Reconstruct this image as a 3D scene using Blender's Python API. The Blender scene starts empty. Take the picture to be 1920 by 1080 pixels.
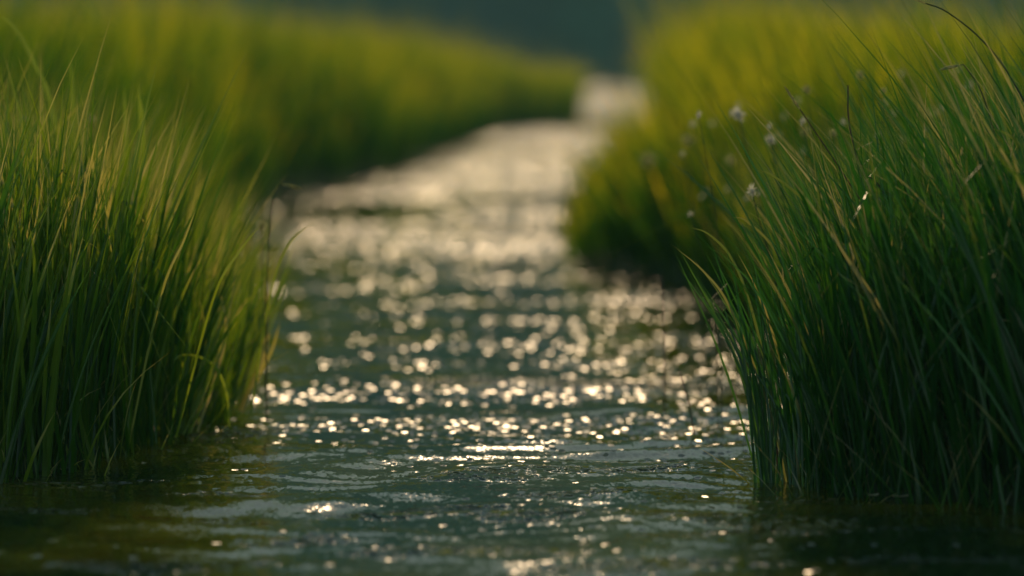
import bpy, math, random
import numpy as np

rng = np.random.default_rng(7)
random.seed(7)
C = bpy.context.scene.collection
sc = bpy.context.scene

# ------------------------------------------------------------------ camera
CAM_H = 0.80
FPX = 8000.0                       # 150 mm lens on 36 mm, in 1920-px units
PITCH = math.atan(415 / FPX)
cam_d = bpy.data.cameras.new('camera')
cam_d.lens = 150
cam_d.sensor_width = 36
cam_d.clip_start = 0.1
cam_d.clip_end = 9000
cam_d.dof.use_dof = True
cam_d.dof.focus_distance = 8.4
cam_d.dof.aperture_fstop = 2.2
cam_d.dof.aperture_blades = 0
cam = bpy.data.objects.new('camera', cam_d)
C.objects.link(cam)
cam.location = (0, 0, CAM_H)
cam.rotation_euler = (math.pi / 2 - PITCH, 0, 0)
sc.camera = cam

# ------------------------------------------------------------------ light
SUN_EL = math.radians(19)
SUN_AZ = math.radians(0.2)         # to the right of straight ahead (+Y)
w = bpy.data.worlds.new('World')
sc.world = w
w.use_nodes = True
nt = w.node_tree
nt.nodes.clear()
out = nt.nodes.new('ShaderNodeOutputWorld')
bg = nt.nodes.new('ShaderNodeBackground')
sky = nt.nodes.new('ShaderNodeTexSky')
sky.sky_type = 'NISHITA'
sky.sun_disc = False
sky.sun_elevation = SUN_EL
sky.sun_rotation = SUN_AZ
sky.air_density = 1.0
sky.dust_density = 0.2
sky.ozone_density = 1.6
bg.inputs['Strength'].default_value = 0.10
nt.links.new(sky.outputs[0], bg.inputs[0])
nt.links.new(bg.outputs[0], out.inputs[0])
sun_d = bpy.data.lights.new('sun', 'SUN')
sun_d.energy = 5.0
sun_d.angle = math.radians(0.53)
sun_d.color = (1.0, 0.70, 0.40)
sun = bpy.data.objects.new('sun', sun_d)
C.objects.link(sun)
sun.rotation_euler = (math.pi / 2 - SUN_EL, 0, math.pi - SUN_AZ)
sun.location = (0, 0, 30)

vs = sc.view_settings
vs.view_transform = 'Standard'
vs.look = 'None'
vs.exposure = 0.15
vs.gamma = 1.0
sc.render.engine = 'CYCLES'
cy = sc.cycles
cy.use_denoising = True
cy.sample_clamp_direct = 4
cy.sample_clamp_indirect = 3
cy.max_bounces = 6
cy.diffuse_bounces = 3
cy.glossy_bounces = 3
cy.transmission_bounces = 3
cy.caustics_reflective = False
cy.caustics_refractive = False


# ------------------------------------------------------------------ helpers
def at(px, py, z=0.0):
    """world point seen at a pixel of the 1920x1080 picture on the plane z"""
    a, b = (px - 960) / FPX, (540 - py) / FPX
    cp, sp = math.cos(PITCH), math.sin(PITCH)
    d = (a, cp + b * sp, -sp + b * cp)
    t = (z - CAM_H) / d[2]
    return (d[0] * t, d[1] * t)


def atd(px, py, dist):
    """world point seen at a pixel at ground distance dist"""
    a, b = (px - 960) / FPX, (540 - py) / FPX
    cp, sp = math.cos(PITCH), math.sin(PITCH)
    d = (a, cp + b * sp, -sp + b * cp)
    t = dist / d[1]
    return (d[0] * t, dist, CAM_H + d[2] * t)


def tag(o, label=None, cat=None, group=None, kind=None):
    if label: o['label'] = label
    if cat: o['category'] = cat
    if group: o['group'] = group
    if kind: o['kind'] = kind
    return o


def mesh_obj(name, V, F, mat, parent=None, smooth=True, attrs=None):
    """V (n,3) array; F (m,k) int array (quads or triangles) ; one mesh object"""
    me = bpy.data.meshes.new(name)
    V = np.asarray(V, dtype=np.float32)
    F = np.asarray(F, dtype=np.int32)
    k = F.shape[1]
    me.vertices.add(len(V))
    me.vertices.foreach_set('co', V.ravel())
    me.loops.add(F.size)
    me.loops.foreach_set('vertex_index', F.ravel())
    me.polygons.add(len(F))
    me.polygons.foreach_set('loop_start', np.arange(0, F.size, k, dtype=np.int32))
    me.polygons.foreach_set('loop_total', np.full(len(F), k, dtype=np.int32))
    if smooth:
        me.polygons.foreach_set('use_smooth', np.ones(len(F), dtype=bool))
    for n, a in (attrs or {}).items():
        at_ = me.attributes.new(n, 'FLOAT', 'POINT')
        at_.data.foreach_set('value', np.asarray(a, dtype=np.float32))
    me.update(calc_edges=True)
    me.materials.append(mat)
    o = bpy.data.objects.new(name, me)
    C.objects.link(o)
    if parent: o.parent = parent
    return o


def new_mat(name):
    m = bpy.data.materials.new(name)
    m.use_nodes = True
    m.node_tree.nodes.clear()
    return m, m.node_tree.nodes, m.node_tree.links


def vnoise(x, y, seed=0):
    """smooth value noise, numpy, about 0..1"""
    r = np.random.default_rng(seed).random((256, 256))
    xi, yi = np.floor(x).astype(int), np.floor(y).astype(int)
    fx, fy = x - xi, y - yi
    fx, fy = fx * fx * (3 - 2 * fx), fy * fy * (3 - 2 * fy)
    a = r[xi % 256, yi % 256]; b = r[(xi + 1) % 256, yi % 256]
    c = r[xi % 256, (yi + 1) % 256]; d = r[(xi + 1) % 256, (yi + 1) % 256]
    return (a * (1 - fx) + b * fx) * (1 - fy) + (c * (1 - fx) + d * fx) * fy


# ------------------------------------------------------------------ stream outline
LEFT = [(-1200, 1010), (-300, 930), (0, 905), (130, 880), (270, 838), (380, 800), (445, 765), (475, 690), (460, 600),
        (430, 520), (400, 450), (450, 400), (530, 368), (640, 352), (740, 325), (830, 290), (930, 250),
        (1040, 240), (1110, 243), (1185, 241), (1188, 234), (1085, 231), (1084, 215), (1090, 190), (1092, 165), (1094, 150)]
RIGHT = [(1250, 150), (1266, 170), (1270, 195), (1262, 222), (1225, 250), (1190, 280), (1160, 310), (1125, 350), (1085, 395),
         (1055, 440), (1065, 492), (1150, 508), (1260, 526), (1330, 560), (1440, 620), (1500, 700), (1535, 800),
         (1515, 885), (1540, 918), (1650, 938), (1800, 950), (1950, 968), (2300, 1010), (3200, 1060)]
Lw = [at(*p) for p in LEFT]
Rw = [at(*p) for p in RIGHT]
POLY = np.array([(-5.5, -60), (-5.0, 3.0)] + Lw + Rw + [(5.0, 4.0), (5.5, -60)])


def sdist(x, y):
    """signed distance to the water's edge: positive on land"""
    shp = x.shape
    x = x.ravel(); y = y.ravel()
    d = np.full(len(x), 1e9); ins = np.zeros(len(x), bool)
    n = len(POLY)
    for i in range(n):
        ax, ay = POLY[i]; bx, by = POLY[(i + 1) % n]
        ex, ey = bx - ax, by - ay
        t = np.clip(((x - ax) * ex + (y - ay) * ey) / (ex * ex + ey * ey), 0, 1)
        d = np.minimum(d, np.hypot(x - ax - t * ex, y - ay - t * ey))
        if ay != by:
            c = ((ay > y) != (by > y)) & (x < (bx - ax) * (y - ay) / (by - ay) + ax)
            ins ^= c
    return np.where(ins, -d, d).reshape(shp)


def ground_z(s, x, y):
    z = np.interp(s, [-1.0, -0.25, 0.0, 0.12, 0.8, 3, 12, 60], [-0.35, -0.22, -0.015, 0.03, 0.09, 0.22, 0.38, 0.5])
    z = z * (1 + 0.9 * np.clip((y - 18) / 10, 0, 1) * (s > 0) * np.clip(1.6 - s / 12, 0, 1))
    low = (x > 0) & (y > 20) & (x / np.maximum(y, 1) < 0.0375)          # low wet ground inside the bend
    z = np.where(low & (s > 0), np.minimum(z, 0.05), z)
    return z + (vnoise(x * 1.3, y * 1.3, 3) - 0.5) * 0.05 * np.clip(s + 0.2, 0, 1)


def graded(a, steps):
    """list of coordinates: starts at a; steps = [(until, step0, step1)]"""
    v = [a]
    for until, s0, s1 in steps:
        st = v[-1]
        while v[-1] < until:
            f = (v[-1] - st) / (until - st)
            v.append(v[-1] + s0 + (s1 - s0) * f)
    return np.array(v)


def grid(xs, ys):
    X, Y = np.meshgrid(xs, ys)
    nx, ny = len(xs), len(ys)
    i = (np.arange(ny - 1)[:, None] * nx + np.arange(nx - 1)[None, :]).ravel()
    return X, Y, np.stack([i, i + 1, i + 1 + nx, i + nx], 1)


# ------------------------------------------------------------------ materials
def mat_ground():
    m, N, L = new_mat('meadow_soil')
    o = N.new('ShaderNodeOutputMaterial'); p = N.new('ShaderNodeBsdfPrincipled')
    g = N.new('ShaderNodeNewGeometry')
    n1 = N.new('ShaderNodeTexNoise'); n1.inputs['Scale'].default_value = 0.8; n1.inputs['Detail'].default_value = 8
    r = N.new('ShaderNodeValToRGB')
    r.color_ramp.elements[0].position = 0.35; r.color_ramp.elements[0].color = (0.018, 0.03, 0.006, 1)
    r.color_ramp.elements[1].position = 0.7; r.color_ramp.elements[1].color = (0.05, 0.075, 0.014, 1)
    L.new(g.outputs['Position'], n1.inputs['Vector']); L.new(n1.outputs['Fac'], r.inputs[0])
    L.new(r.outputs[0], p.inputs['Base Color'])
    p.inputs['Roughness'].default_value = 0.95
    L.new(p.outputs[0], o.inputs[0])
    return m


def mat_water():
    m, N, L = new_mat('stream_water')
    o = N.new('ShaderNodeOutputMaterial'); p = N.new('ShaderNodeBsdfPrincipled')
    g = N.new('ShaderNodeNewGeometry')
    rif = N.new('ShaderNodeAttribute'); rif.attribute_name = 'riffle'
    acc = None

    def vm(op, a, b=None):
        n = N.new('ShaderNodeVectorMath'); n.operation = op
        for i, v in enumerate((a, b)):
            if v is None: continue
            if isinstance(v, (tuple, list)): n.inputs[i].default_value = v
            else: L.new(v, n.inputs[i])
        return n.outputs[0]
    # surface slopes of several sizes of ripple, written straight into the normal
    rv = N.new('ShaderNodeAttribute'); rv.attribute_name = 'reach'
    sep = N.new('ShaderNodeSeparateXYZ'); L.new(g.outputs['Position'], sep.inputs[0])
    cmb = N.new('ShaderNodeCombineXYZ'); L.new(sep.outputs[0], cmb.inputs[0]); L.new(rv.outputs['Fac'], cmb.inputs[1])
    fin = N.new('ShaderNodeAttribute'); fin.attribute_name = 'wrinkle'      # 1 where the current wrinkles finely
    far = N.new('ShaderNodeMath'); far.operation = 'SUBTRACT'; far.inputs[0].default_value = 1.0; L.new(fin.outputs['Fac'], far.inputs[1])
    rr = N.new('ShaderNodeMapRange'); L.new(fin.outputs['Fac'], rr.inputs[0]); rr.inputs[3].default_value = 0.075; rr.inputs[4].default_value = 0.04
    chp = N.new('ShaderNodeAttribute'); chp.attribute_name = 'chop'          # patches of steep small chop
    for (fx, fy, amp, det, ridx, peak, wt) in ((4.0, 6.0, 0.08, 2, 0, 0, None), (16.0, 20.0, 0.05, 2, 0, 0, None),                                                (90.0, 36.0, 0.20, 2, 0, 0, fin), (220.0, 90.0, 0.12, 1, 0, 0, fin), (60.0, 40.0, 5.5, 2, 0, 0, chp)):
        v = vm('MULTIPLY', cmb.outputs[0], (fx, fy, 1.0))
        n = N.new('ShaderNodeTexNoise'); n.inputs['Scale'].default_value = 1.0
        n.inputs['Detail'].default_value = det
        n.inputs['Distortion'].default_value = 0.5
        L.new(v, n.inputs['Vector'])
        c = vm('SUBTRACT', n.outputs['Color'], (0.5, 0.5, 0.5))
        if peak:
            c = vm('MULTIPLY', c, vm('MULTIPLY', vm('ABSOLUTE', c), (peak, peak, peak)))
        c = vm('MULTIPLY', c, (amp * 0.7, amp, 0.0))
        if ridx:
            sc_ = N.new('ShaderNodeVectorMath'); sc_.operation = 'SCALE'
            L.new(c, sc_.inputs[0]); L.new(rif.outputs['Fac'], sc_.inputs['Scale'])
            c = sc_.outputs[0]
        if wt:
            sc_ = N.new('ShaderNodeVectorMath'); sc_.operation = 'SCALE'
            L.new(c, sc_.inputs[0]); L.new(wt.outputs[0] if wt is far else wt.outputs['Fac'], sc_.inputs['Scale'])
            c = sc_.outputs[0]
        acc = c if acc is None else vm('ADD', acc, c)
    # wavelet crests: scattered small facets leaning downstream, more of them where the stream riffles
    vo = N.new('ShaderNodeTexVoronoi'); vo.voronoi_dimensions = '2D'; vo.inputs['Scale'].default_value = 1.0
    L.new(vm('MULTIPLY', cmb.outputs[0], (58.0, 26.0, 1.0)), vo.inputs['Vector'])

    def mth(op, a, b=None, c=None):
        n = N.new('ShaderNodeMath'); n.operation = op
        for i, v in enumerate((a, b, c)):
            if v is None: continue
            if isinstance(v, (int, float)): n.inputs[i].default_value = v
            else: L.new(v, n.inputs[i])
        return n.outputs[0]
    sc3 = N.new('ShaderNodeSeparateColor'); L.new(vo.outputs['Color'], sc3.inputs[0])
    sel = mth('MULTIPLY', mth('LESS_THAN', sc3.outputs[0], rif.outputs['Fac']), mth('LESS_THAN', vo.outputs['Distance'], 0.42))
    L.new(mth('MULTIPLY_ADD', sel, rr.outputs[0], 0.03), p.inputs['Roughness'])       # crests are roughened by capillary ripples
    cf = N.new('ShaderNodeCombineXYZ')
    L.new(mth('MULTIPLY', sel, mth('MULTIPLY_ADD', sc3.outputs[2], 0.44, -0.22)), cf.inputs[0])
    L.new(mth('MULTIPLY', sel, mth('MULTIPLY_ADD', sc3.outputs[1], -0.11, -0.09)), cf.inputs[1])
    acc = vm('ADD', acc, cf.outputs[0])
    nn = vm('NORMALIZE', vm('ADD', g.outputs['Normal'], acc))
    L.new(nn, p.inputs['Normal'])
    # turbid body colour, mottled from dark green to brown-olive
    v = vm('MULTIPLY', g.outputs['Position'], (2.2, 1.1, 1.0))
    n = N.new('ShaderNodeTexNoise'); n.inputs['Scale'].default_value = 1.0; n.inputs['Detail'].default_value = 4
    L.new(v, n.inputs['Vector'])
    r = N.new('ShaderNodeValToRGB')
    r.color_ramp.elements[0].position = 0.40; r.color_ramp.elements[0].color = (0.014, 0.030, 0.008, 1)
    r.color_ramp.elements[1].position = 0.62; r.color_ramp.elements[1].color = (0.13, 0.11, 0.008, 1)
    L.new(n.outputs['Fac'], r.inputs[0]); L.new(r.outputs[0], p.inputs['Base Color'])
    p.inputs['IOR'].default_value = 1.33
    L.new(p.outputs[0], o.inputs[0])
    return m


def mat_blade(name, stops, trans, t_mix=0.5, rough=0.4, spec=0.5):
    m, N, L = new_mat(name)
    o = N.new('ShaderNodeOutputMaterial'); p = N.new('ShaderNodeBsdfPrincipled')
    a = N.new('ShaderNodeAttribute'); a.attribute_name = 'tone'
    r = N.new('ShaderNodeValToRGB'); e = r.color_ramp.elements
    e[0].position, e[0].color = stops[0][0], (*stops[0][1], 1)
    e[1].position, e[1].color = stops[-1][0], (*stops[-1][1], 1)
    for pos, col in stops[1:-1]:
        x = e.new(pos); x.color = (*col, 1)
    L.new(a.outputs['Fac'], r.inputs[0])
    L.new(r.outputs[0], p.inputs['Base Color'])
    p.inputs['Roughness'].default_value = rough
    p.inputs['Specular IOR Level'].default_value = spec
    t = N.new('ShaderNodeBsdfTranslucent')
    mx = N.new('ShaderNodeMix'); mx.data_type = 'RGBA'; mx.blend_type = 'MULTIPLY'; mx.inputs[0].default_value = 1
    L.new(r.outputs[0], mx.inputs[6]); mx.inputs[7].default_value = (*trans, 1)
    L.new(mx.outputs[2], t.inputs[0])
    s = N.new('ShaderNodeMixShader'); s.inputs[0].default_value = t_mix
    L.new(p.outputs[0], s.inputs[1]); L.new(t.outputs[0], s.inputs[2]); L.new(s.outputs[0], o.inputs[0])
    return m


def mat_plain(name, col, rough=0.6, trans=0.0):
    m, N, L = new_mat(name)
    o = N.new('ShaderNodeOutputMaterial'); p = N.new('ShaderNodeBsdfPrincipled')
    n = N.new('ShaderNodeTexNoise'); n.inputs['Scale'].default_value = 60; n.inputs['Detail'].default_value = 4
    r = N.new('ShaderNodeValToRGB')
    r.color_ramp.elements[0].position = 0.3; r.color_ramp.elements[0].color = (*[c * 0.7 for c in col], 1)
    r.color_ramp.elements[1].position = 0.7; r.color_ramp.elements[1].color = (*col, 1)
    g = N.new('ShaderNodeTexCoord')
    L.new(g.outputs['Object'], n.inputs['Vector'])
    L.new(n.outputs['Fac'], r.inputs[0]); L.new(r.outputs[0], p.inputs['Base Color'])
    p.inputs['Roughness'].default_value = rough
    if trans > 0:
        t = N.new('ShaderNodeBsdfTranslucent'); L.new(r.outputs[0], t.inputs[0])
        s = N.new('ShaderNodeMixShader'); s.inputs[0].default_value = trans
        L.new(p.outputs[0], s.inputs[1]); L.new(t.outputs[0], s.inputs[2]); L.new(s.outputs[0], o.inputs[0])
    else:
        L.new(p.outputs[0], o.inputs[0])
    return m


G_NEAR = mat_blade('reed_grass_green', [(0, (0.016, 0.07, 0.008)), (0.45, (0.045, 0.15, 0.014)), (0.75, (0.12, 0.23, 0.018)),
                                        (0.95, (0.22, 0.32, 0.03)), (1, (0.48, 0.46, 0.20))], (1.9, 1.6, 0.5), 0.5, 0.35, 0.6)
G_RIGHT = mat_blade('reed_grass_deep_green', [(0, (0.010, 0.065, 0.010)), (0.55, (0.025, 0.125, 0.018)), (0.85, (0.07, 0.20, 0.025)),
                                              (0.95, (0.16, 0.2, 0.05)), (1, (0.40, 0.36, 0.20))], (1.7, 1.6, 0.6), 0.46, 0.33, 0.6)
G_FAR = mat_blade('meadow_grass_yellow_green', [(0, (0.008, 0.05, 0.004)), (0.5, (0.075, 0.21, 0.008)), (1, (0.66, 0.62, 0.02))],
                  (2.4, 1.9, 0.25), 0.6, 0.5, 0.3)  # dark end paints shade at the blade bases, yellow end ripe backlit tops
M_GROUND = mat_ground()
M_WATER = mat_water()

# ------------------------------------------------------------------ ground and water
xs = graded(0, [(2.5, 0.04, 0.05), (12, 0.06, 0.8), (120, 1, 14), (2500, 30, 500)])
xs = np.concatenate([-xs[:0:-1], xs])
ys = np.concatenate([-graded(0, [(60, 2, 8)])[:0:-1], graded(0, [(5, 0.5, 0.2), (16, 0.05, 0.06), (60, 0.08, 0.8), (200, 1, 8), (3000, 12, 400)])])
X, Y, F = grid(xs, ys)
S = sdist(X, Y)
Z = ground_z(S, X, Y)
o = mesh_obj('ground', np.stack([X.ravel(), Y.ravel(), Z.ravel()], 1), F, M_GROUND)
tag(o, 'dark soil banks and meadow on both sides of the stream', 'ground', kind='structure')

xs = graded(0, [(1.3, 0.012, 0.012), (3, 0.02, 0.06), (6.5, 0.1, 0.4)])
xs = np.concatenate([-xs[:0:-1], xs])
ys = graded(-60, [(0, 4, 0.5), (6, 0.4, 0.03), (11, 0.014, 0.016), (18, 0.018, 0.05), (60, 0.06, 0.5), (280, 0.6, 4)])
X, Y, F = grid(xs, ys)
# swells of the current: (px, py, half width px, depth m, height m)
SW = [(900, 893, 85, 0.10, 0.011), (760, 958, 150, 0.12, 0.013), (1030, 962, 130, 0.10, 0.011), (1430, 975, 150, 0.12, 0.014),
      (1780, 1000, 220, 0.07, 0.013), (1820, 1050, 150, 0.07, 0.012), (150, 905, 150, 0.07, 0.011), (60, 955, 90, 0.07, 0.010),
      (430, 925, 80, 0.07, 0.009), (300, 1062, 160, 0.10, 0.013), (420, 812, 110, 0.10, 0.010), (1520, 932, 110, 0.06, 0.009),
      (1075, 718, 70, 0.22, 0.012), (880, 718, 80, 0.25, 0.010), (1280, 725, 120, 0.25, 0.010), (1130, 880, 140, 0.08, 0.008),
      (1080, 925, 110, 0.08, 0.009), (850, 1035, 200, 0.10, 0.007), (1200, 1060, 200, 0.1, 0.007), (560, 1015, 90, 0.1, 0.007)]
Z = np.zeros_like(X)
CHOP = np.zeros_like(X)
rag = vnoise(X * 9, Y * 14, 77)
near = np.clip((Y - 5) / 1.5, 0, 1)
Z += (vnoise(X * 2.1 + 5, Y * 1.7, 11) - 0.5) * 0.011
Z += (vnoise(X * 4.6, Y * 3.3 + 9, 12) - 0.5) * 0.006
Z += (vnoise(X * 10 + Y * 1.5, Y * 8.0, 13) - 0.5) * 0.0024
Z += (vnoise(X * 22 - Y * 3, Y * 18.0, 14) - 0.5) * 0.0012
# long low wavelets rolling down towards the camera
for k, (lam, a_, sx_, sd_) in enumerate(((0.47, 0.0034, 1.9, 101), (0.23, 0.0014, 3.4, 102), (0.13, 0.0007, 5.5, 103))):
    ph = Y * 2 * math.pi / lam + 13 * vnoise(X * sx_, Y * sx_ * 0.8, sd_) + X * (1.5 - k)
    Z += a_ * np.sin(ph) * vnoise(X * sx_ * 1.7 + 4, Y * sx_ + 8, sd_ + 9) * 1.6 * np.clip((11 - Y) / 2, 0.15, 1)
for px, py, hw, dep, hh in SW:
    cx, cyy = at(px, py)
    wx = hw / FPX * cyy
    u = (X - cx) / wx; v = (Y - cyy - 0.04 * np.sin(u * 2 + px)) / dep
    Z += 0.3 * hh * np.exp(-u * u * 0.8) * np.exp(-v * v * 2.0) * (1 + 0.3 * np.sin(u * 9 + px))
    CHOP = np.maximum(CHOP, (hh / 0.012) * (2.0 if px < 350 or px > 1480 else 1.0) * np.clip(2.2 * np.exp(-u * u * 0.7 - v * v * 1.6) - 0.9 * rag, 0, 1))
Z -= 0.0
# how broken the surface is: riffles (px, py, half width, half height px, strength)
RF = [(900, 370, 260, 70, 0.45), (850, 330, 220, 40, 0.3), (970, 470, 240, 40, 0.18), (980, 545, 330, 24, 0.55), (650, 410, 90, 50, 0.10),
      (900, 605, 240, 20, 0.10), (1230, 620, 170, 50, 0.15), (1130, 672, 260, 16, 0.45), (1100, 722, 290, 28, 0.85), (540, 755, 110, 18, 0.6), (900, 640, 330, 12, 0.25),
      (500, 680, 50, 26, 0.25), (555, 635, 36, 20, 0.3), (700, 668, 120, 10, 0.3), (470, 800, 150, 12, 0.5), (1000, 785, 340, 30, 0.5),
      (1330, 790, 110, 50, 0.22), (870, 640, 60, 14, 0.15), (1250, 990, 350, 40, 0.01), (1060, 270, 160, 50, 0.5), (1170, 190, 120, 40, 0.6)]
rif = np.interp(Y, [0, 8.2, 9.0, 12, 18, 26, 60], [0.0, 0.003, 0.03, 0.015, 0.012, 0.05, 0.5])[:, :]
yy = np.clip(Y, 1.0, None)
PX = 960 + X / yy * FPX
PY = 125 + CAM_H / yy * FPX
for px, py, hw, hh, st in RF:
    cx, cyy = at(px, py)
    wx = hw / FPX * cyy
    d0, d1 = CAM_H * FPX / (py - 125 + hh), CAM_H * FPX / max(py - 125 - hh, 12)
    wy = (d1 - d0) / 2
    rif += 1.0 * st * np.exp(-((X - cx) / wx) ** 2 - ((Y - cyy) / wy) ** 2)
# ripples lie longer and farther apart up the stream, where it runs deeper and slower
fy_ = np.where(ys < 9, 1.0, (9 / np.clip(ys, 9, None)) ** 1.5)
REACH = np.concatenate([[0], np.cumsum((fy_[1:] + fy_[:-1]) / 2 * np.diff(ys))])[:, None] + 0 * X
LG = np.log(np.clip(Y, 1, None))
rif *= 0.08 + 2.2 * np.clip(vnoise(X * 1.2 + 3, LG * 30, 21) * 1.9 - 0.45, 0, 1) * (0.5 + 1.0 * vnoise(X * 4.0, LG * 90, 22))
o = mesh_obj('water', np.stack([X.ravel(), Y.ravel(), Z.ravel()], 1), F, M_WATER, attrs={'riffle': rif.ravel(), 'reach': REACH.ravel(), 'chop': CHOP.ravel(), 'wrinkle': np.clip((10.2 - Y) / 1.6, 0, 1).ravel()})
tag(o, 'rippling stream water glittering in low sun between the grass banks', 'stream', kind='structure')


# ------------------------------------------------------------------ grass
def blades(base, H, lean, leandir, curl, width, tone, segs=6, tipdroop=None, face=None, ripe_glow=0.15, fold=0, rp=1.6):
    """ribbons: base (n,3), H height, lean/curl fractions of the height in direction leandir"""
    n = len(base)
    t = np.linspace(0, 1, segs + 1)[None, :]
    H = H[:, None]; ln = lean[:, None]; cu = curl[:, None]
    out = H * (ln * t + cu * t ** 2.4)
    up = H * (t - 0.35 * (cu ** 2) * t ** 3)
    if fold:                                    # a few leaves are snapped and hang from the break
        kb = np.where(rng.random((n, 1)) < 0.05, rng.uniform(0.55, 0.88, (n, 1)), 9.0)
        o_ = np.clip(t - kb, 0, 1)
        out = out + H * o_ * rng.uniform(0.0, 0.5, (n, 1)); up = up - H * o_ * rng.uniform(1.55, 2.0, (n, 1))
    if tipdroop is not None:
        up = up - H * tipdroop[:, None] * np.clip(t - 0.55, 0, 1) ** 2 * 3
    cx, sx = np.cos(leandir)[:, None], np.sin(leandir)[:, None]
    wob = (rng.random((n, 1)) - 0.5) * 0.035 * H * np.sin(t * 5 + rng.random((n, 1)) * 6)
    Px = base[:, 0:1] + cx * out - sx * wob
    Py = base[:, 1:2] + sx * out + cx * wob
    Pz = base[:, 2:3] + up
    fa = (rng.random(n) * math.pi if face is None else face)[:, None] + t * (rng.random((n, 1)) - 0.5) * 1.5
    wd = width[:, None] * 0.5 * (0.75 + 0.6 * t - 1.3 * t ** 3) * np.clip((1.02 - t) * 4, 0.02, 1)
    dx, dy = np.cos(fa) * wd, np.sin(fa) * wd
    A = np.stack([Px - dx, Py - dy, Pz], 2); B = np.stack([Px + dx, Py + dy, Pz], 2)
    q = 2
    if fold:                                    # V-shaped leaf: a midrib between the two edges
        q = 3
        M = np.stack([Px + dy * fold, Py - dx * fold, Pz - wd * 0.1], 2)
        V = np.stack([A, M, B], 2).reshape(-1, 3)
    else:
        V = np.stack([A, B], 2).reshape(-1, 3)
    k = (segs + 1) * q
    b = np.arange(n)[:, None] * k + np.arange(segs)[None, :] * q
    b = b.ravel()
    F = np.concatenate([np.stack([b + c, b + c + 1, b + c + q + 1, b + c + q], 1) for c in range(q - 1)])
    tn = np.clip(tone[:, None] + ripe_glow * (t ** rp - 0.45), 0, 1)  # ripe yellow tips, plus backlit glow and base shade put into the tone
    T = np.repeat(tn, q, axis=1).ravel()
    return V, F, T


def join(parts):
    Vs, Fs, Ts = [], [], []
    o = 0
    for V, F, T in parts:
        Vs.append(V); Fs.append(F + o); Ts.append(T); o += len(V)
    return np.concatenate(Vs), np.concatenate(Fs), np.concatenate(Ts)


def scatter(n, x0, x1, y0, y1, smin=-0.03, smax=99, clump=0.0, cs=3.0, seed=1):
    r = np.random.default_rng(seed)
    res = []; got = 0
    while got < n:
        x = r.uniform(x0, x1, n * 3); y = r.uniform(y0, y1, n * 3)
        s = sdist(x, y)
        ok = (s > smin) & (s < smax)
        if clump: ok &= r.random(len(x)) < (1 - clump) + clump * (vnoise(x * cs + 7, y * cs + 3, seed + 5) > 0.5)
        p = np.stack([x[ok], y[ok], s[ok]], 1)
        res.append(p); got += len(p)
        if len(p) == 0: break
    P = np.concatenate(res)[:n]
    z = ground_z(P[:, 2], P[:, 0], P[:, 1])
    return np.stack([P[:, 0], P[:, 1], np.minimum(z, 1e9) - 0.02], 1), P[:, 2]


def pxof(B):
    return 960 + B[:, 0] / B[:, 1] * FPX


def stand(name, label, n, box, Hfun, leanmu, leansd, curlmu, width, mat, tonemu, tonesd, smin=-0.03, smax=99,
          clump=0.4, cs=5.0, seed=1, segs=6, thin=None, pale=0.015):
    B, s = scatter(n, *box, smin=smin, smax=smax, clump=clump, cs=cs, seed=seed)
    px = pxof(B)
    if thin is not None:
        keep = rng.random(len(B)) < thin(px, B)
        B, s, px = B[keep], s[keep], px[keep]
    m = len(B)
    H = Hfun(px, B) * np.clip(rng.normal(0.88, 0.12, m), 0.45, 1.15)
    lm = leanmu(px, B, s) if callable(leanmu) else np.full(m, leanmu)
    lx = rng.normal(lm, leansd, m); ly = rng.normal(-0.04, leansd * 0.8, m)
    lean = np.hypot(lx, ly); ld = np.arctan2(ly, lx)
    curl = np.abs(rng.normal(curlmu, curlmu * 0.8, m))
    tn = np.clip(rng.normal(tonemu, tonesd, m) + 0.25 * (vnoise(B[:, 0] * 4, B[:, 1] * 3, seed + 9) - 0.5), 0, 1)
    # tussocks: neighbours share a lean and a height
    H *= 0.80 + 0.38 * vnoise(B[:, 0] * 9, B[:, 1] * 5, seed + 20)
    lx += 0.26 * (vnoise(B[:, 0] * 8 + 4, B[:, 1] * 5, seed + 21) - 0.5)
    lean = np.hypot(lx, ly); ld = np.arctan2(ly, lx)
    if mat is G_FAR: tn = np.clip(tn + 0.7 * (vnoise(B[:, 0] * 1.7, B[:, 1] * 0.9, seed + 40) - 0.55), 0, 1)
    dead = rng.random(m) < pale
    tn[dead] = rng.uniform(0.93, 1.0, dead.sum())
    droop_ok = ~dead
    wd = width * rng.uniform(0.35, 1.0, m) ** 1.0 * np.where(rng.random(m) < 0.15, 1.6, 1.0)
    droop = np.where((rng.random(m) < 0.05) & droop_ok, rng.uniform(0.1, 0.35, m), 0)
    V, F, T = blades(B, H, lean, ld, curl, wd, tn, segs, droop, ripe_glow=1.1 if mat is G_FAR else 0.5, rp=3.5 if mat is G_FAR else 1.4, fold=0.45 if segs == 8 else 0)
    o = mesh_obj(name, V, F, mat, attrs={'tone': T})
    tag(o, label, 'grass', kind='stuff')
    return o


def top(px, B, xs_, tops, lo=0.12):
    """blade height that brings the grass up to the height the bank's crest has there"""
    s_ = sdist(B[:, 0], B[:, 1])
    g = ground_z(s_, B[:, 0], B[:, 1])
    lump_ = (vnoise(B[:, 0] * 1.3 + 2, B[:, 1] * 0.6, 90) - 0.5) * 0.45 + (vnoise(B[:, 0] * 3.4, B[:, 1] * 1.4, 91) - 0.5) * 0.35
    h = (CAM_H - (np.interp(px, xs_, tops) - 125) / FPX * B[:, 1] - g) / 0.92
    return np.clip(h * (1 + lump_), 0.12 if xs_[-1] > 1100 else 0.05, 1.35) * np.clip(0.55 + s_ * 1.2, 0.55, 1)


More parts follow.
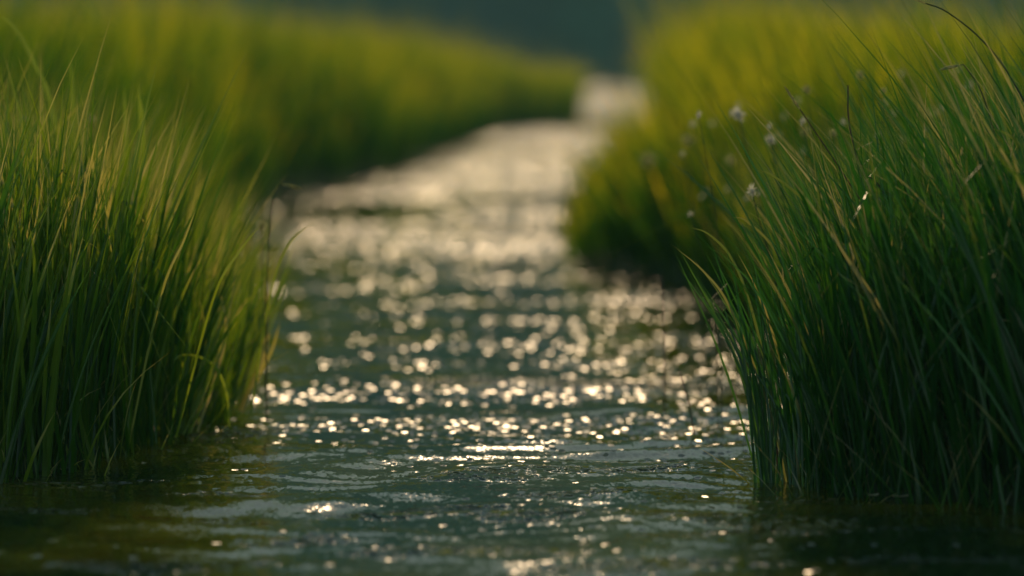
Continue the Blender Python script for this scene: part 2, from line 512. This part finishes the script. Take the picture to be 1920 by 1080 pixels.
LB = ([-100, 250, 350, 450, 700, 900, 1050, 1080, 1092], [15, 12, 18, 50, 72, 98, 115, 130, 228])
RB = ([1120, 1180, 1240, 1252, 1290, 1330, 1440, 1520, 1620, 1700, 1900], [330, 262, 215, 125, 70, 30, 22, 58, 64, 45, 40])
LOBE = ([1040, 1062, 1112, 1150, 1250, 1320, 1500, 1900], [430, 375, 315, 255, 190, 165, 150, 110])
# near left
HL = lambda px, B: np.interp(px, [-400, 0, 150, 280, 380, 470], [0.70, 0.71, 0.74, 0.66, 0.54, 0.40]) * np.interp(B[:, 1], [8, 9.5, 12], [0.97, 1, 1.0])
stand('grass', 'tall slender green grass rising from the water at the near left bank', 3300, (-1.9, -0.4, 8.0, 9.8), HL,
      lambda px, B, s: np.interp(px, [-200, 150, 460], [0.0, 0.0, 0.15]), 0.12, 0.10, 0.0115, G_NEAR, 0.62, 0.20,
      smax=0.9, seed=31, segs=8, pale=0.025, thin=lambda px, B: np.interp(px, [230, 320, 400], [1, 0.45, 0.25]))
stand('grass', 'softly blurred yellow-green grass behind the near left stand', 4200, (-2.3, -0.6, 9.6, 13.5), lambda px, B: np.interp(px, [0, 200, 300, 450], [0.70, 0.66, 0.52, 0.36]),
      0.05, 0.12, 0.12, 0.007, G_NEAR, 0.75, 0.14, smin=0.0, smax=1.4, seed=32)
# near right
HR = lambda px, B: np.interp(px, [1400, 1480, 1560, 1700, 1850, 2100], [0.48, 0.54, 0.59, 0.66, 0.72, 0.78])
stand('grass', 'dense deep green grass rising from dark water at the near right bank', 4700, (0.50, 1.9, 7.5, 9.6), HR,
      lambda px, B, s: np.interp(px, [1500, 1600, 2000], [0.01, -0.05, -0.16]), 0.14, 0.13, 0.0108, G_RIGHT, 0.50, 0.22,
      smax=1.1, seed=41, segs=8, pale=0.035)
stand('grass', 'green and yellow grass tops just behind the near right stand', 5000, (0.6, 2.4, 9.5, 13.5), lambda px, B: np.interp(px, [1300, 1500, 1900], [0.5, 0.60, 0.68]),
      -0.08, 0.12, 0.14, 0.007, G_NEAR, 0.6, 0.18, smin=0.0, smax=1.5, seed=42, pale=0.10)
stand('dead_grass', 'short broken straw stubble standing in the water under the left grass', 260, (-1.2, -0.4, 8.0, 9.3), lambda px, B: rng.uniform(0.05, 0.26, len(px)),
      0.02, 0.3, 0.2, 0.006, G_NEAR, 0.97, 0.03, smin=-0.07, smax=0.25, seed=35)
stand('dead_grass', 'short broken straw stubble standing in the water under the right grass', 320, (0.50, 1.2, 7.6, 8.9), lambda px, B: rng.uniform(0.05, 0.28, len(px)),
      -0.02, 0.3, 0.2, 0.006, G_RIGHT, 0.97, 0.03, smin=-0.07, smax=0.25, seed=45)
# middle right lobe
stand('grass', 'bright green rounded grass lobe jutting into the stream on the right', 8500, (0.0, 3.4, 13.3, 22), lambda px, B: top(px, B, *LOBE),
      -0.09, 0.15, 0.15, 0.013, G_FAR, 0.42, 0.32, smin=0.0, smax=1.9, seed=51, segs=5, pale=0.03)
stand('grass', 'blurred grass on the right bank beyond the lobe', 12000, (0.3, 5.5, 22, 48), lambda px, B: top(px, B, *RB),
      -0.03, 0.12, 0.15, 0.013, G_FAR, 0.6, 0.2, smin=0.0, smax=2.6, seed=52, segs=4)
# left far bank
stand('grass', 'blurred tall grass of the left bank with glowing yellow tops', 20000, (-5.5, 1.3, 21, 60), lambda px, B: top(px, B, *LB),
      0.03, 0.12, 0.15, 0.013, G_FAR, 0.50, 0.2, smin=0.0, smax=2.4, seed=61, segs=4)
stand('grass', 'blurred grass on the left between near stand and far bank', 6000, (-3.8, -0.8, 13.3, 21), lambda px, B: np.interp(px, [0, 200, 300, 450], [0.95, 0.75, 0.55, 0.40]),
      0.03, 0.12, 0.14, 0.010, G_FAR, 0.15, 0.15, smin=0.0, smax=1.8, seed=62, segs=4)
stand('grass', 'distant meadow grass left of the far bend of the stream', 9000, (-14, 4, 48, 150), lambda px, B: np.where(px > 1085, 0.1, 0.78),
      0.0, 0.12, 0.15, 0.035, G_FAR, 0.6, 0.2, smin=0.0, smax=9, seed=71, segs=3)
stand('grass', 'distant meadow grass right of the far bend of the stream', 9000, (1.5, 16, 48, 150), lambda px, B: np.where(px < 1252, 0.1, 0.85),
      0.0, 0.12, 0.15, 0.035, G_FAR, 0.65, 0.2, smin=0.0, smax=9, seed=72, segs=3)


# ------------------------------------------------------------------ far woods
def mat_woods():
    m, N, L = new_mat('distant_foliage')
    o = N.new('ShaderNodeOutputMaterial'); p = N.new('ShaderNodeBsdfPrincipled')
    a = N.new('ShaderNodeAttribute'); a.attribute_name = 'tone'
    r = N.new('ShaderNodeValToRGB'); e = r.color_ramp.elements
    e[0].color = (0.03, 0.05, 0.08, 1); e[1].color = (0.10, 0.32, 0.20, 1)
    L.new(a.outputs['Fac'], r.inputs[0]); L.new(r.outputs[0], p.inputs['Base Color'])
    p.inputs['Roughness'].default_value = 0.8
    L.new(p.outputs[0], o.inputs[0])
    return m


def hill_z(x, y):
    r = 62 + 34 * vnoise(x / 70 + 9, y / 90, 81) + 9 * vnoise(x / 18, y / 25, 82)  # added hill, raised so the water mirrors dark slope instead of bright sky
    return r * np.clip((y - 330) / 90, 0, 1) ** 0.7 * (1 + 0.002 * np.clip(y - 420, 0, 500))


xs = np.linspace(-700, 700, 200); ys = np.concatenate([np.linspace(325, 300 + 120, 30), np.linspace(440, 900, 12)])
X, Y, F = grid(xs, ys)
Z = hill_z(X, Y) + 0.3
mh, N_, L_ = new_mat('wooded_hill')
o_ = N_.new('ShaderNodeOutputMaterial'); p_ = N_.new('ShaderNodeBsdfPrincipled'); n_ = N_.new('ShaderNodeTexNoise')
g_ = N_.new('ShaderNodeNewGeometry'); r_ = N_.new('ShaderNodeValToRGB')
n_.inputs['Scale'].default_value = 0.06; n_.inputs['Detail'].default_value = 8
r_.color_ramp.elements[0].position = 0.35; r_.color_ramp.elements[0].color = (0.03, 0.05, 0.09, 1)
r_.color_ramp.elements[1].position = 0.6; r_.color_ramp.elements[1].color = (0.07, 0.20, 0.09, 1)
L_.new(g_.outputs['Position'], n_.inputs['Vector']); L_.new(n_.outputs['Fac'], r_.inputs[0])
L_.new(r_.outputs[0], p_.inputs['Base Color']); p_.inputs['Roughness'].default_value = 0.9
L_.new(p_.outputs[0], o_.inputs[0])
o = mesh_obj('hills', np.stack([X.ravel(), Y.ravel(), Z.ravel()], 1), F, mh)
tag(o, 'added wooded blue-green hillside, raised to close sky gaps and darken the water', 'hills', kind='structure')

n = 60000
nt_ = 150
tx = rng.uniform(-110, 110, nt_); ty = rng.uniform(290, 335, nt_); th = rng.uniform(14, 30, nt_); tr = th * rng.uniform(0.22, 0.34, nt_)
ti = rng.integers(0, nt_, n)
u = rng.normal(size=(n, 3)); u /= np.linalg.norm(u, axis=1)[:, None]
rad = rng.random(n) ** 0.4
lump = 0.75 + 0.5 * vnoise(u[:, 0] * 3 + ti, u[:, 2] * 3 + ti * 2, 5)
P = np.stack([tx[ti] + u[:, 0] * rad * tr[ti] * lump, ty[ti] + u[:, 1] * rad * tr[ti] * lump,
              0.52 * th[ti] + u[:, 2] * rad * th[ti] * 0.5 * lump], 1)
P[:, 2] = np.maximum(P[:, 2], 0.8)
a1 = rng.normal(size=(n, 3)); a1 /= np.linalg.norm(a1, axis=1)[:, None]
a2 = np.cross(a1, rng.normal(size=(n, 3))); a2 /= np.linalg.norm(a2, axis=1)[:, None]
sz = rng.uniform(0.35, 0.9, n)[:, None]
V = np.stack([P - a1 * sz, P - a2 * sz * 0.5, P + a1 * sz, P + a2 * sz * 0.5], 1).reshape(-1, 3)
F = np.arange(n * 4).reshape(-1, 4)
tt = np.clip(np.interp(tx, [-60, -20, -10, -5, 1, 4, 60], [0.4, 0.6, 0.5, 0, 0.05, 0.9, 0.8])[ti] + rng.normal(0, 0.12, nt_)[ti] + rng.normal(0, 0.1, n), 0, 1)
parts = [(V, F, np.repeat(tt, 4))]
for i in range(nt_):
    k = 7
    an = np.arange(k) * 2 * math.pi / k
    rb = 0.35
    V = np.concatenate([np.stack([tx[i] + np.cos(an) * rb * f, ty[i] + np.sin(an) * rb * f, np.full(k, z)], 1) for f, z in ((1.2, 0), (0.9, 3), (0.3, th[i] * 0.7))])
    q = np.array([(r * k + j, r * k + (j + 1) % k, (r + 1) * k + (j + 1) % k, (r + 1) * k + j) for r in range(2) for j in range(k)])
    parts.append((V, q, np.zeros(len(V))))
V, F, T = join(parts)
o = mesh_obj('woods', V, F, mat_woods(), smooth=False, attrs={'tone': T})
tag(o, 'dark blue-green woods blurred across the far end of the stream', 'woods', kind='stuff')


# ------------------------------------------------------------------ single stems, tufts and flowers
def smooth_path(pts, n):
    """Catmull-Rom through the points"""
    p = np.array(pts, float)
    p = np.concatenate([[2 * p[0] - p[1]], p, [2 * p[-1] - p[-2]]])
    m = len(p) - 3
    res = []
    for q in np.linspace(0, m - 1e-6, n):
        i = int(q); t = q - i
        a, b, c, d = p[i], p[i + 1], p[i + 2], p[i + 3]
        res.append(0.5 * (2 * b + (c - a) * t + (2 * a - 5 * b + 4 * c - d) * t * t + (3 * b - a - 3 * c + d) * t ** 3))
    return np.array(res)


def ribbon(path, width, tone, fold=0.25, taper=1.0):
    """a leaf blade with a folded midrib along a path"""
    n = len(path)
    t = np.linspace(0, 1, n)
    tan = np.gradient(path, axis=0); tan /= np.linalg.norm(tan, axis=1)[:, None]
    side = np.cross(tan, [0.15, 1, 0.1]); side /= np.linalg.norm(side, axis=1)[:, None]
    nor = np.cross(side, tan)
    w = width * 0.5 * (0.7 + 0.6 * t - 1.3 * t ** 3) * np.clip((1.01 - t) * 5, 0.03, 1) * taper
    L = path - side * w[:, None] + nor * (w * fold)[:, None]
    R = path + side * w[:, None] + nor * (w * fold)[:, None]
    V = np.stack([L, path, R], 1).reshape(-1, 3)
    F = []
    for i in range(n - 1):
        a = i * 3
        F += [(a, a + 1, a + 4, a + 3), (a + 1, a + 2, a + 5, a + 4)]
    return V, np.array(F), np.full(len(V), tone)


def tube(path, r0, r1, tone=0.5, k=6):
    n = len(path)
    tan = np.gradient(path, axis=0); tan /= np.linalg.norm(tan, axis=1)[:, None]
    s = np.cross(tan, [0.2, 1, 0.15]); s /= np.linalg.norm(s, axis=1)[:, None]
    u = np.cross(s, tan)
    r = np.linspace(r0, r1, n)[:, None]
    rings = [path + (s * math.cos(a) + u * math.sin(a)) * r for a in np.arange(k) * 2 * math.pi / k]
    V = np.stack(rings, 1).reshape(-1, 3)
    F = np.array([(i * k + j, i * k + (j + 1) % k, (i + 1) * k + (j + 1) % k, (i + 1) * k + j) for i in range(n - 1) for j in range(k)])
    return V, F, np.full(len(V), tone)


def local(V, base):
    return V - np.array(base)[None, :]


def empty(name, loc, label, cat, group=None):
    o = bpy.data.objects.new(name, None)
    C.objects.link(o); o.location = loc
    return tag(o, label, cat, group)


def P3(lst):
    return [atd(px, py, d) for px, py, d in lst]


def single_blade(name, pts, width, tone, mat, label, cat, n=26, group=None):
    p = smooth_path(P3(pts), n)
    V, F, T = ribbon(p, width, tone)
    b = p[0]
    o = mesh_obj(name, local(V, b), F, mat, attrs={'tone': T}); o.location = b
    return tag(o, label, cat, group, 'thing')


def tuft(base_px, d, tips, width, label, mat, nper=3, group=None):
    """leaning tuft: each tip (px, py, dy) is reached by a few blades from a common foot"""
    b = np.array(atd(*base_px, d))
    parts = []
    for (tx_, ty_, dy, tn) in tips:
        for k in range(nper):
            j = rng.normal(0, 1, 4)
            foot = b + np.array([j[0] * 0.012, j[1] * 0.02, 0])
            tip = np.array(atd(tx_ + j[2] * 16, ty_ + j[3] * 22, d + dy + j[1] * 0.05))
            mid = foot * 0.55 + tip * 0.45 + np.array([0.018 + 0.01 * j[0], 0, 0.035 + 0.01 * j[1]])
            parts.append(ribbon(smooth_path([foot, mid, tip], 14), width * rng.uniform(0.6, 1.1), np.clip(tn + 0.1 * j[0], 0, 1)))
    V, F, T = join(parts)
    o = mesh_obj('grass_tuft', local(V, b), F, mat, attrs={'tone': T}); o.location = b
    return tag(o, label, 'grass tuft', group)


D0 = 8.25
tuft((1440, 915), D0, [(1275, 455, 0.0, 0.85), (1300, 500, 0.05, 0.6), (1335, 440, -0.05, 0.6), (1350, 560, 0.1, 0.45), (1375, 520, 0, 0.5),
                       (1395, 470, 0.05, 0.6), (1420, 560, 0, 0.4), (1400, 640, 0, 0.4)],
     0.0062, 'leaning tuft standing apart in the glitter, left of the right grass stand', G_RIGHT, 4)
tuft((1495, 925), D0 - 0.05, [(1395, 640, 0.1, 0.5), (1440, 520, 0.1, 0.5), (1470, 460, 0.1, 0.6), (1455, 640, 0.1, 0.4)],
     0.006, 'narrow dark tuft between the leaning tuft and the right grass stand', G_RIGHT, 4)
tuft((1625, 905), D0 + 0.1, [(1500, 500, 0.1, 0.5), (1540, 450, 0.1, 0.4), (1560, 560, 0, 0.3), (1600, 480, 0, 0.45)],
     0.007, 'bright green tuft leaning left at the water edge of the right stand', G_RIGHT, 4)
tuft((345, 812), 9.2, [(300, 560, 0.1, 0.8), (370, 520, 0.1, 0.85), (420, 560, 0.1, 0.8), (460, 470, 0.1, 0.85), (390, 640, 0, 0.75)],
     0.007, 'yellow-green tuft at the glittering right foot of the left stand', G_NEAR, 4)
tuft((440, 770), 9.7, [(500, 560, 0.1, 0.9), (520, 500, 0.1, 0.9), (545, 470, 0.1, 0.8), (470, 480, 0.1, 0.85), (505, 610, 0.0, 0.9)],
     0.008, 'outermost yellowish tuft of the left stand leaning over the stream', G_NEAR, 4)

single_blade('reed', [(1475, 905, D0), (1440, 760, D0), (1370, 580, D0), (1320, 510, D0), (1255, 455, D0)], 0.006, 0.97, G_RIGHT,
             'pale blade with a bleached tip leaning farthest left over the glitter', 'grass blade')
single_blade('reed', [(1480, 905, D0), (1425, 640, D0), (1380, 500, D0), (1330, 440, D0), (1285, 425, D0)], 0.006, 0.93, G_RIGHT,
             'light green blade nodding above the leaning tuft, tip against dark grass', 'grass blade')
single_blade('reed', [(1560, 890, D0), (1540, 650, D0), (1460, 480, D0), (1400, 415, D0), (1370, 408, D0)], 0.006, 0.96, G_RIGHT,
             'pale blade arching left from the upper edge of the right stand', 'grass blade')
single_blade('reed', [(130, 860, 9.5), (125, 500, 9.6), (100, 220, 9.7), (60, 110, 9.75), (20, 45, 9.8), (-40, 10, 9.8)], 0.013, 0.9, G_NEAR,
             'broad green blade arching out of the picture at its top left corner', 'grass blade')
single_blade('reed', [(150, 860, 9.7), (145, 500, 9.8), (136, 200, 9.8), (130, 85, 9.8)], 0.012, 0.85, G_NEAR,
             'broad upright blade whose lone tip stands highest over the left stand', 'grass blade')
single_blade('reed', [(255, 850, 9.3), (262, 520, 9.4), (266, 260, 9.4), (258, 150, 9.4)], 0.021, 0.92, G_NEAR,
             'widest blunt yellow-lit blade above the middle of the left stand', 'grass blade')
single_blade('reed', [(240, 850, 9.7), (238, 500, 9.8), (235, 250, 9.8), (232, 145, 9.8)], 0.012, 0.9, G_NEAR,
             'blurred slim blade just left of the widest yellow blade', 'grass blade')
single_blade('reed', [(430, 800, 9.0), (425, 740, 9.0), (405, 690, 9.0), (370, 668, 9.0), (335, 668, 8.95), (322, 690, 8.95)], 0.008, 0.93, G_NEAR,
             'short yellow blade bent over in an arch near the water at left', 'grass blade')
single_blade('reed', [(470, 780, 9.3), (505, 560, 9.3), (540, 460, 9.3), (590, 415, 9.3)], 0.006, 0.9, G_NEAR,
             'thin bright blade reaching farthest right from the left stand', 'grass blade')
single_blade('reed', [(240, 840, 8.8), (300, 560, 8.7), (345, 450, 8.7), (372, 380, 8.7)], 0.006, 0.98, G_NEAR,
             'straw-pale blade slanting right across the middle of the left stand', 'grass blade')
single_blade('reed', [(330, 820, 8.9), (400, 560, 8.8), (450, 470, 8.8), (500, 410, 8.8)], 0.006, 0.95, G_NEAR,
             'pale slanting blade between the straw blade and the stream', 'grass blade')
single_blade('reed', [(1930, 930, 7.9), (1880, 760, 7.9), (1800, 640, 7.9), (1745, 565, 7.9)], 0.007, 0.9, G_RIGHT,
             'long light blade slanting down right across the dark right stand', 'grass blade')
single_blade('reed', [(1960, 620, 7.8), (1930, 612, 7.8), (1880, 600, 7.8), (1835, 599, 7.8)], 0.005, 1.0, G_RIGHT,
             'pale dry blade lying level against the right stand near its edge', 'grass blade')
single_blade('reed', [(1990, 600, 8.0), (1960, 380, 8.0), (1905, 265, 8.0), (1840, 235, 8.0)], 0.008, 0.93, G_RIGHT,
             'pale blade curling over at the upper right edge of the stand', 'grass blade')
single_blade('reed', [(1950, 480, 8.0), (1900, 420, 8.0), (1850, 385, 8.0), (1788, 372, 8.0)], 0.006, 0.98, G_RIGHT,
             'whitish blade crossing the dark grass at right, tip pointing left', 'grass blade')
single_blade('reed', [(1660, 800, 8.3), (1640, 560, 8.3), (1530, 400, 8.3), (1450, 330, 8.3), (1415, 320, 8.3)], 0.007, 0.93, G_RIGHT,
             'light blade arching left over the shoulder of the right stand', 'grass blade')

M_DRY = mat_plain('dry_stem', (0.10, 0.06, 0.03), 0.7)
M_STEM = mat_plain('green_stem', (0.06, 0.10, 0.02), 0.5, 0.2)
M_FLUFF = mat_plain('white_fluff', (0.95, 0.92, 0.80), 0.9, 0.8)
M_SEED = mat_plain('straw_seed', (0.70, 0.66, 0.30), 0.8, 0.65)
M_LEAF = mat_plain('straw_leaf', (0.50, 0.44, 0.26), 0.6, 0.3)
M_BROWN = mat_plain('brown_reed', (0.30, 0.16, 0.08), 0.7, 0.3)


def stem(name, pts, r0, r1, mat, label, cat, group=None, head=None):
    p = smooth_path(P3(pts), 30)
    V, F, T = tube(p, r0, r1)
    b = p[0]
    if head is None:
        o = mesh_obj(name, local(V, b), F, mat, attrs={'tone': T}); o.location = b
        return tag(o, label, cat, group)
    e = empty(name, b, label, cat, group)
    mesh_obj('stem', local(V, b), F, mat, e)
    head(e, p[-1] - b, p[-1] - p[-4])
    return e


def fluff_head(size, dense=70, mat=None, nm='fluff', stretch=1.3):
    def f(e, at_, dr):
        size_ = size
        r = rng.normal(size=(dense, 3)); r /= np.linalg.norm(r, axis=1)[:, None]
        r[:, 2] *= stretch
        L_ = size * rng.uniform(0.55, 1.15, dense)[:, None]
        s_ = np.cross(r, rng.normal(size=(dense, 3))); s_ /= np.linalg.norm(s_, axis=1)[:, None]
        a = r * L_ * 0.1; b = r * L_
        w_ = s_ * size * 0.07
        V = np.stack([a - w_, a + w_, b + w_ * 0.5, b - w_ * 0.5], 1).reshape(-1, 3) + at_
        mesh_obj(nm, V, np.arange(dense * 4).reshape(-1, 4), mat or M_FLUFF, e, smooth=False)
    return f


def spike_head(length, width, n=70):
    def f(e, at_, dr):
        dr = dr / np.linalg.norm(dr)
        Vs = []
        for i in range(n):
            t = i / n
            c = at_ + dr * length * t
            o_ = np.cross(dr, rng.normal(size=3)); o_ /= np.linalg.norm(o_)
            wd = width * math.sin(math.pi * min(1, t * 0.9 + 0.1)) * 0.8
            tip = c + o_ * wd + dr * width * 1.6
            s_ = np.cross(o_, dr) * width * 0.3
            Vs.append([c, c + o_ * wd * 0.5 + s_, tip, c + o_ * wd * 0.5 - s_])
        V = np.array(Vs).reshape(-1, 3)
        mesh_obj('seed_head', V, np.arange(n * 4).reshape(-1, 4), M_SEED, e, smooth=False)
    return f


stem('dry_stalk', [(2060, 900, 8.3), (2030, 520, 8.3), (1960, 280, 8.3), (1895, 145, 8.3), (1838, 72, 8.3), (1775, 22, 8.3), (1735, 6, 8.3)],
     0.0024, 0.0012, M_STEM, 'long green stem arching over the top right corner of the picture', 'grass stem', head=spike_head(0.03, 0.003))
stem('dry_stalk', [(1246, 775, 9.7), (1245, 640, 9.75), (1242, 515, 9.8)], 0.0018, 0.0012, M_DRY,
     'thin dark upright stalk standing alone in the glittering water', 'grass stem')
stem('dry_stalk', [(1302, 815, 9.2), (1290, 750, 9.2), (1272, 690, 9.2)], 0.0018, 0.001, M_DRY,
     'short slanting twig in the water before the lone upright stalk', 'grass stem')
stem('dry_stalk', [(1740, 700, 8.6), (1710, 430, 8.6), (1650, 350, 8.6), (1612, 310, 8.6), (1592, 230, 8.6), (1590, 160, 8.6)], 0.0022, 0.0014, M_DRY,
     'kinked brown stem against the yellow patch above the right stand', 'grass stem')
stem('dry_stalk', [(1760, 800, 8.4), (1700, 520, 8.4), (1590, 340, 8.4), (1500, 205, 8.4)], 0.002, 0.001, M_DRY,
     'straight brown stem slanting up left over the right stand', 'grass stem', head=spike_head(0.05, 0.005))
stem('seeding_reed', [(1935, 800, 8.6), (1900, 420, 8.6), (1850, 200, 8.6), (1812, 128, 8.6), (1800, 122, 8.6)], 0.0018, 0.001, M_STEM,
     'stem ending in a pale feathery seed head high at right', 'seed stem', head=spike_head(0.036, 0.006))
stem('seeding_reed', [(500, 790, 9.4), (500, 560, 9.4), (508, 400, 9.4), (522, 350, 9.4), (530, 346, 9.4)], 0.0018, 0.001, M_STEM,
     'stem ending in a pale level seed head over the stream at left', 'seed stem', head=spike_head(0.036, 0.007))
for pts, sz, lab in (([(1500, 800, 9.9), (1440, 450, 9.9), (1395, 260, 9.9), (1385, 215, 9.9)], 0.019, 'highest and largest white tuft on a stem above the right bank'),
                     ([(1520, 800, 9.6), (1480, 450, 9.6), (1450, 300, 9.6), (1444, 262, 9.6)], 0.014, 'small white tuft on a stem, between the highest and lowest ones'),
                     ([(1500, 850, 9.0), (1460, 560, 9.0), (1420, 400, 9.0), (1410, 358, 9.0)], 0.013, 'lowest cream tuft on a stem over the shoulder of the stand')):
    stem('cotton_grass', pts, 0.0018, 0.0012, M_STEM, lab, 'cotton grass', 'cotton grass heads above the right bank', head=fluff_head(sz))
for pts, sz, lab in (([(1330, 640, 13.5), (1240, 420, 13.6), (1216, 300, 13.6)], 0.026, 'blurred pale flower head on the rounded grass lobe'),
                     ([(1700, 700, 9.7), (1660, 420, 9.7), (1645, 300, 9.7)], 0.014, 'pale yellow flower head behind the kinked brown stem'),
                     ([(1880, 700, 9.5), (1860, 420, 9.5), (1848, 262, 9.5)], 0.012, 'pale yellow flower head nearest the right edge'),
                     ([(1330, 700, 12.0), (1300, 420, 12.0), (1290, 262, 12.0)], 0.020, 'round yellowish flower head left of the highest white tuft'),
                     ([(1560, 700, 10.2), (1530, 350, 10.2), (1512, 168, 10.2)], 0.013, 'small flower head level with the tip of the straight brown stem'),
                     ([(1640, 700, 10.0), (1625, 350, 10.0), (1612, 140, 10.0)], 0.012, 'topmost flower head, above the kinked brown stem'),
                     ([(1500, 700, 10.4), (1510, 400, 10.4), (1510, 247, 10.4)], 0.016, 'yellow flower head to the right of the small white tuft'),
                     ([(1590, 700, 9.8), (1572, 420, 9.8), (1562, 250, 9.8)], 0.011, 'tiny flower head between two brown stems'),
                     ([(1700, 700, 9.7), (1660, 400, 9.7), (1655, 170, 9.7)], 0.010, 'narrow flower head right above the yellow patch of the bank'),
                     ([(1480, 700, 11), (1390, 500, 11), (1370, 300, 11)], 0.015, 'dull flower head below the highest white tuft'),
                     ([(1765, 700, 9.5), (1755, 400, 9.5), (1752, 215, 9.5)], 0.010, 'slender flower head just left of the feathery seed head'),
                     ([(500, 760, 9.9), (495, 600, 9.9), (490, 422, 9.9)], 0.014, 'lone pale flower head at the stream side of the left stand'),
                     ([(60, 760, 10), (50, 400, 10), (45, 225, 10)], 0.014, 'cream flower head at the upper left of the left stand'),
                     ([(190, 760, 9.8), (180, 400, 9.8), (172, 222, 9.8)], 0.011, 'small cream flower head left of the widest yellow blade')):
    stem('wildflower', pts, 0.0018, 0.0012, M_STEM, lab, 'wildflower', 'pale flower heads in the bank grass', head=fluff_head(sz, 120, M_SEED, 'blossom', 1.0))

# small seed heads scattered through the tops of the right bank, all alike
first = None
r2 = np.random.default_rng(5)
for i in range(34):
    px = r2.uniform(1270, 1860); d = r2.uniform(9.3, 12.5)
    lo_ = float(np.interp(px, [1190, 1300, 1400, 1500, 1860], [420, 400, 380, 330, 260]))
    py = r2.uniform(float(np.interp(px, [1190, 1300, 1860], [270, 170, 120])), lo_)
    tip = np.array(atd(px, py, d)); foot = np.array([tip[0] + 0.06, d, 0.0])
    if first is None:
        first = empty('seed_speck', foot, 'tiny pale seed head glowing among the tops of the right bank grass', 'seed head', 'tiny seed heads over the right bank')
        L0 = tip[2]
        p_s = smooth_path([(0, 0, 0), (-0.01, 0, L0 * 0.6), (-0.06, 0, L0)], 14)
        V, F, T = tube(p_s, 0.0012, 0.0008)
        mesh_obj('stem', V, F, M_STEM, first)
        fluff_head(0.010, 46, M_FLUFF, 'seed_fluff', 1.2)(first, np.array([-0.06, 0, L0]), None)
        kids = list(first.children)
    else:
        q = first.copy(); C.objects.link(q)
        q.location = foot; q.scale = (r2.uniform(0.7, 1.25),) * 2 + (tip[2] / L0,)
        for ch in kids:
            c_ = ch.copy(); C.objects.link(c_); c_.parent = q

stem('withered_reed', [(1462, 905, 8.45), (1450, 800, 8.45), (1428, 720, 8.45), (1412, 655, 8.45)], 0.003, 0.002, M_BROWN,
     'withered reddish reed stub standing between the two narrow tufts', 'reed stub')
stem('withered_reed', [(1478, 900, 8.5), (1462, 790, 8.5), (1440, 690, 8.5)], 0.0025, 0.0015, M_BROWN,
     'shorter withered reed stub leaning beside the taller reddish one', 'reed stub')

for (px, py, ln_, an, lab) in ((1638, 942, 0.020, 0.2, 'pale scrap of leaf afloat, left end of the row by the right stand'),
                               (1690, 944, 0.032, 0.1, 'longest pale leaf scrap afloat, middle of the row by the right stand'),
                               (1790, 936, 0.026, -0.1, 'pale leaf scrap afloat nearest the right edge by the stand')):
    x, y = at(px, py)
    t = np.linspace(-1, 1, 11)
    w_ = 0.005 * (1 - t ** 2) ** 0.6 + 0.0004
    top = np.stack([t * ln_ / 2, w_, 0.002 + 0.003 * t ** 2], 1); mid_ = np.stack([t * ln_ / 2, 0 * t, 0 * t], 1); bot = top * [1, -1, 1]
    V = np.stack([top, mid_, bot], 1).reshape(-1, 3)
    F = np.array([q for i in range(10) for q in ((i * 3, i * 3 + 1, i * 3 + 4, i * 3 + 3), (i * 3 + 1, i * 3 + 2, i * 3 + 5, i * 3 + 4))])
    o = mesh_obj('floating_leaf', V, F, M_LEAF)
    o.location = (x, y, 0.012); o.rotation_euler = (0.1, 0, an)
    tag(o, lab, 'leaf scrap', 'leaf scraps floating by the right stand')

# ------------------------------------------------------------------ summer air between here and the far woods
mz, N_, L_ = new_mat('air')
o_ = N_.new('ShaderNodeOutputMaterial'); v_ = N_.new('ShaderNodeVolumePrincipled')
v_.inputs['Color'].default_value = (0.42, 0.92, 0.74, 1)
v_.inputs['Density'].default_value = 0.0016
L_.new(v_.outputs[0], o_.inputs['Volume'])
x0, x1, y0, y1, z0, z1 = -2700, 2700, -90, 3100, -1.6, 260
V = [(x, y, z) for z in (z0, z1) for y in (y0, y1) for x in (x0, x1)]
F = [(0, 2, 3, 1), (4, 5, 7, 6), (0, 1, 5, 4), (2, 6, 7, 3), (0, 4, 6, 2), (1, 3, 7, 5)]
o = mesh_obj('haze', V, F, mz, smooth=False)
tag(o, 'thin bluish summer air', 'haze', kind='stuff')
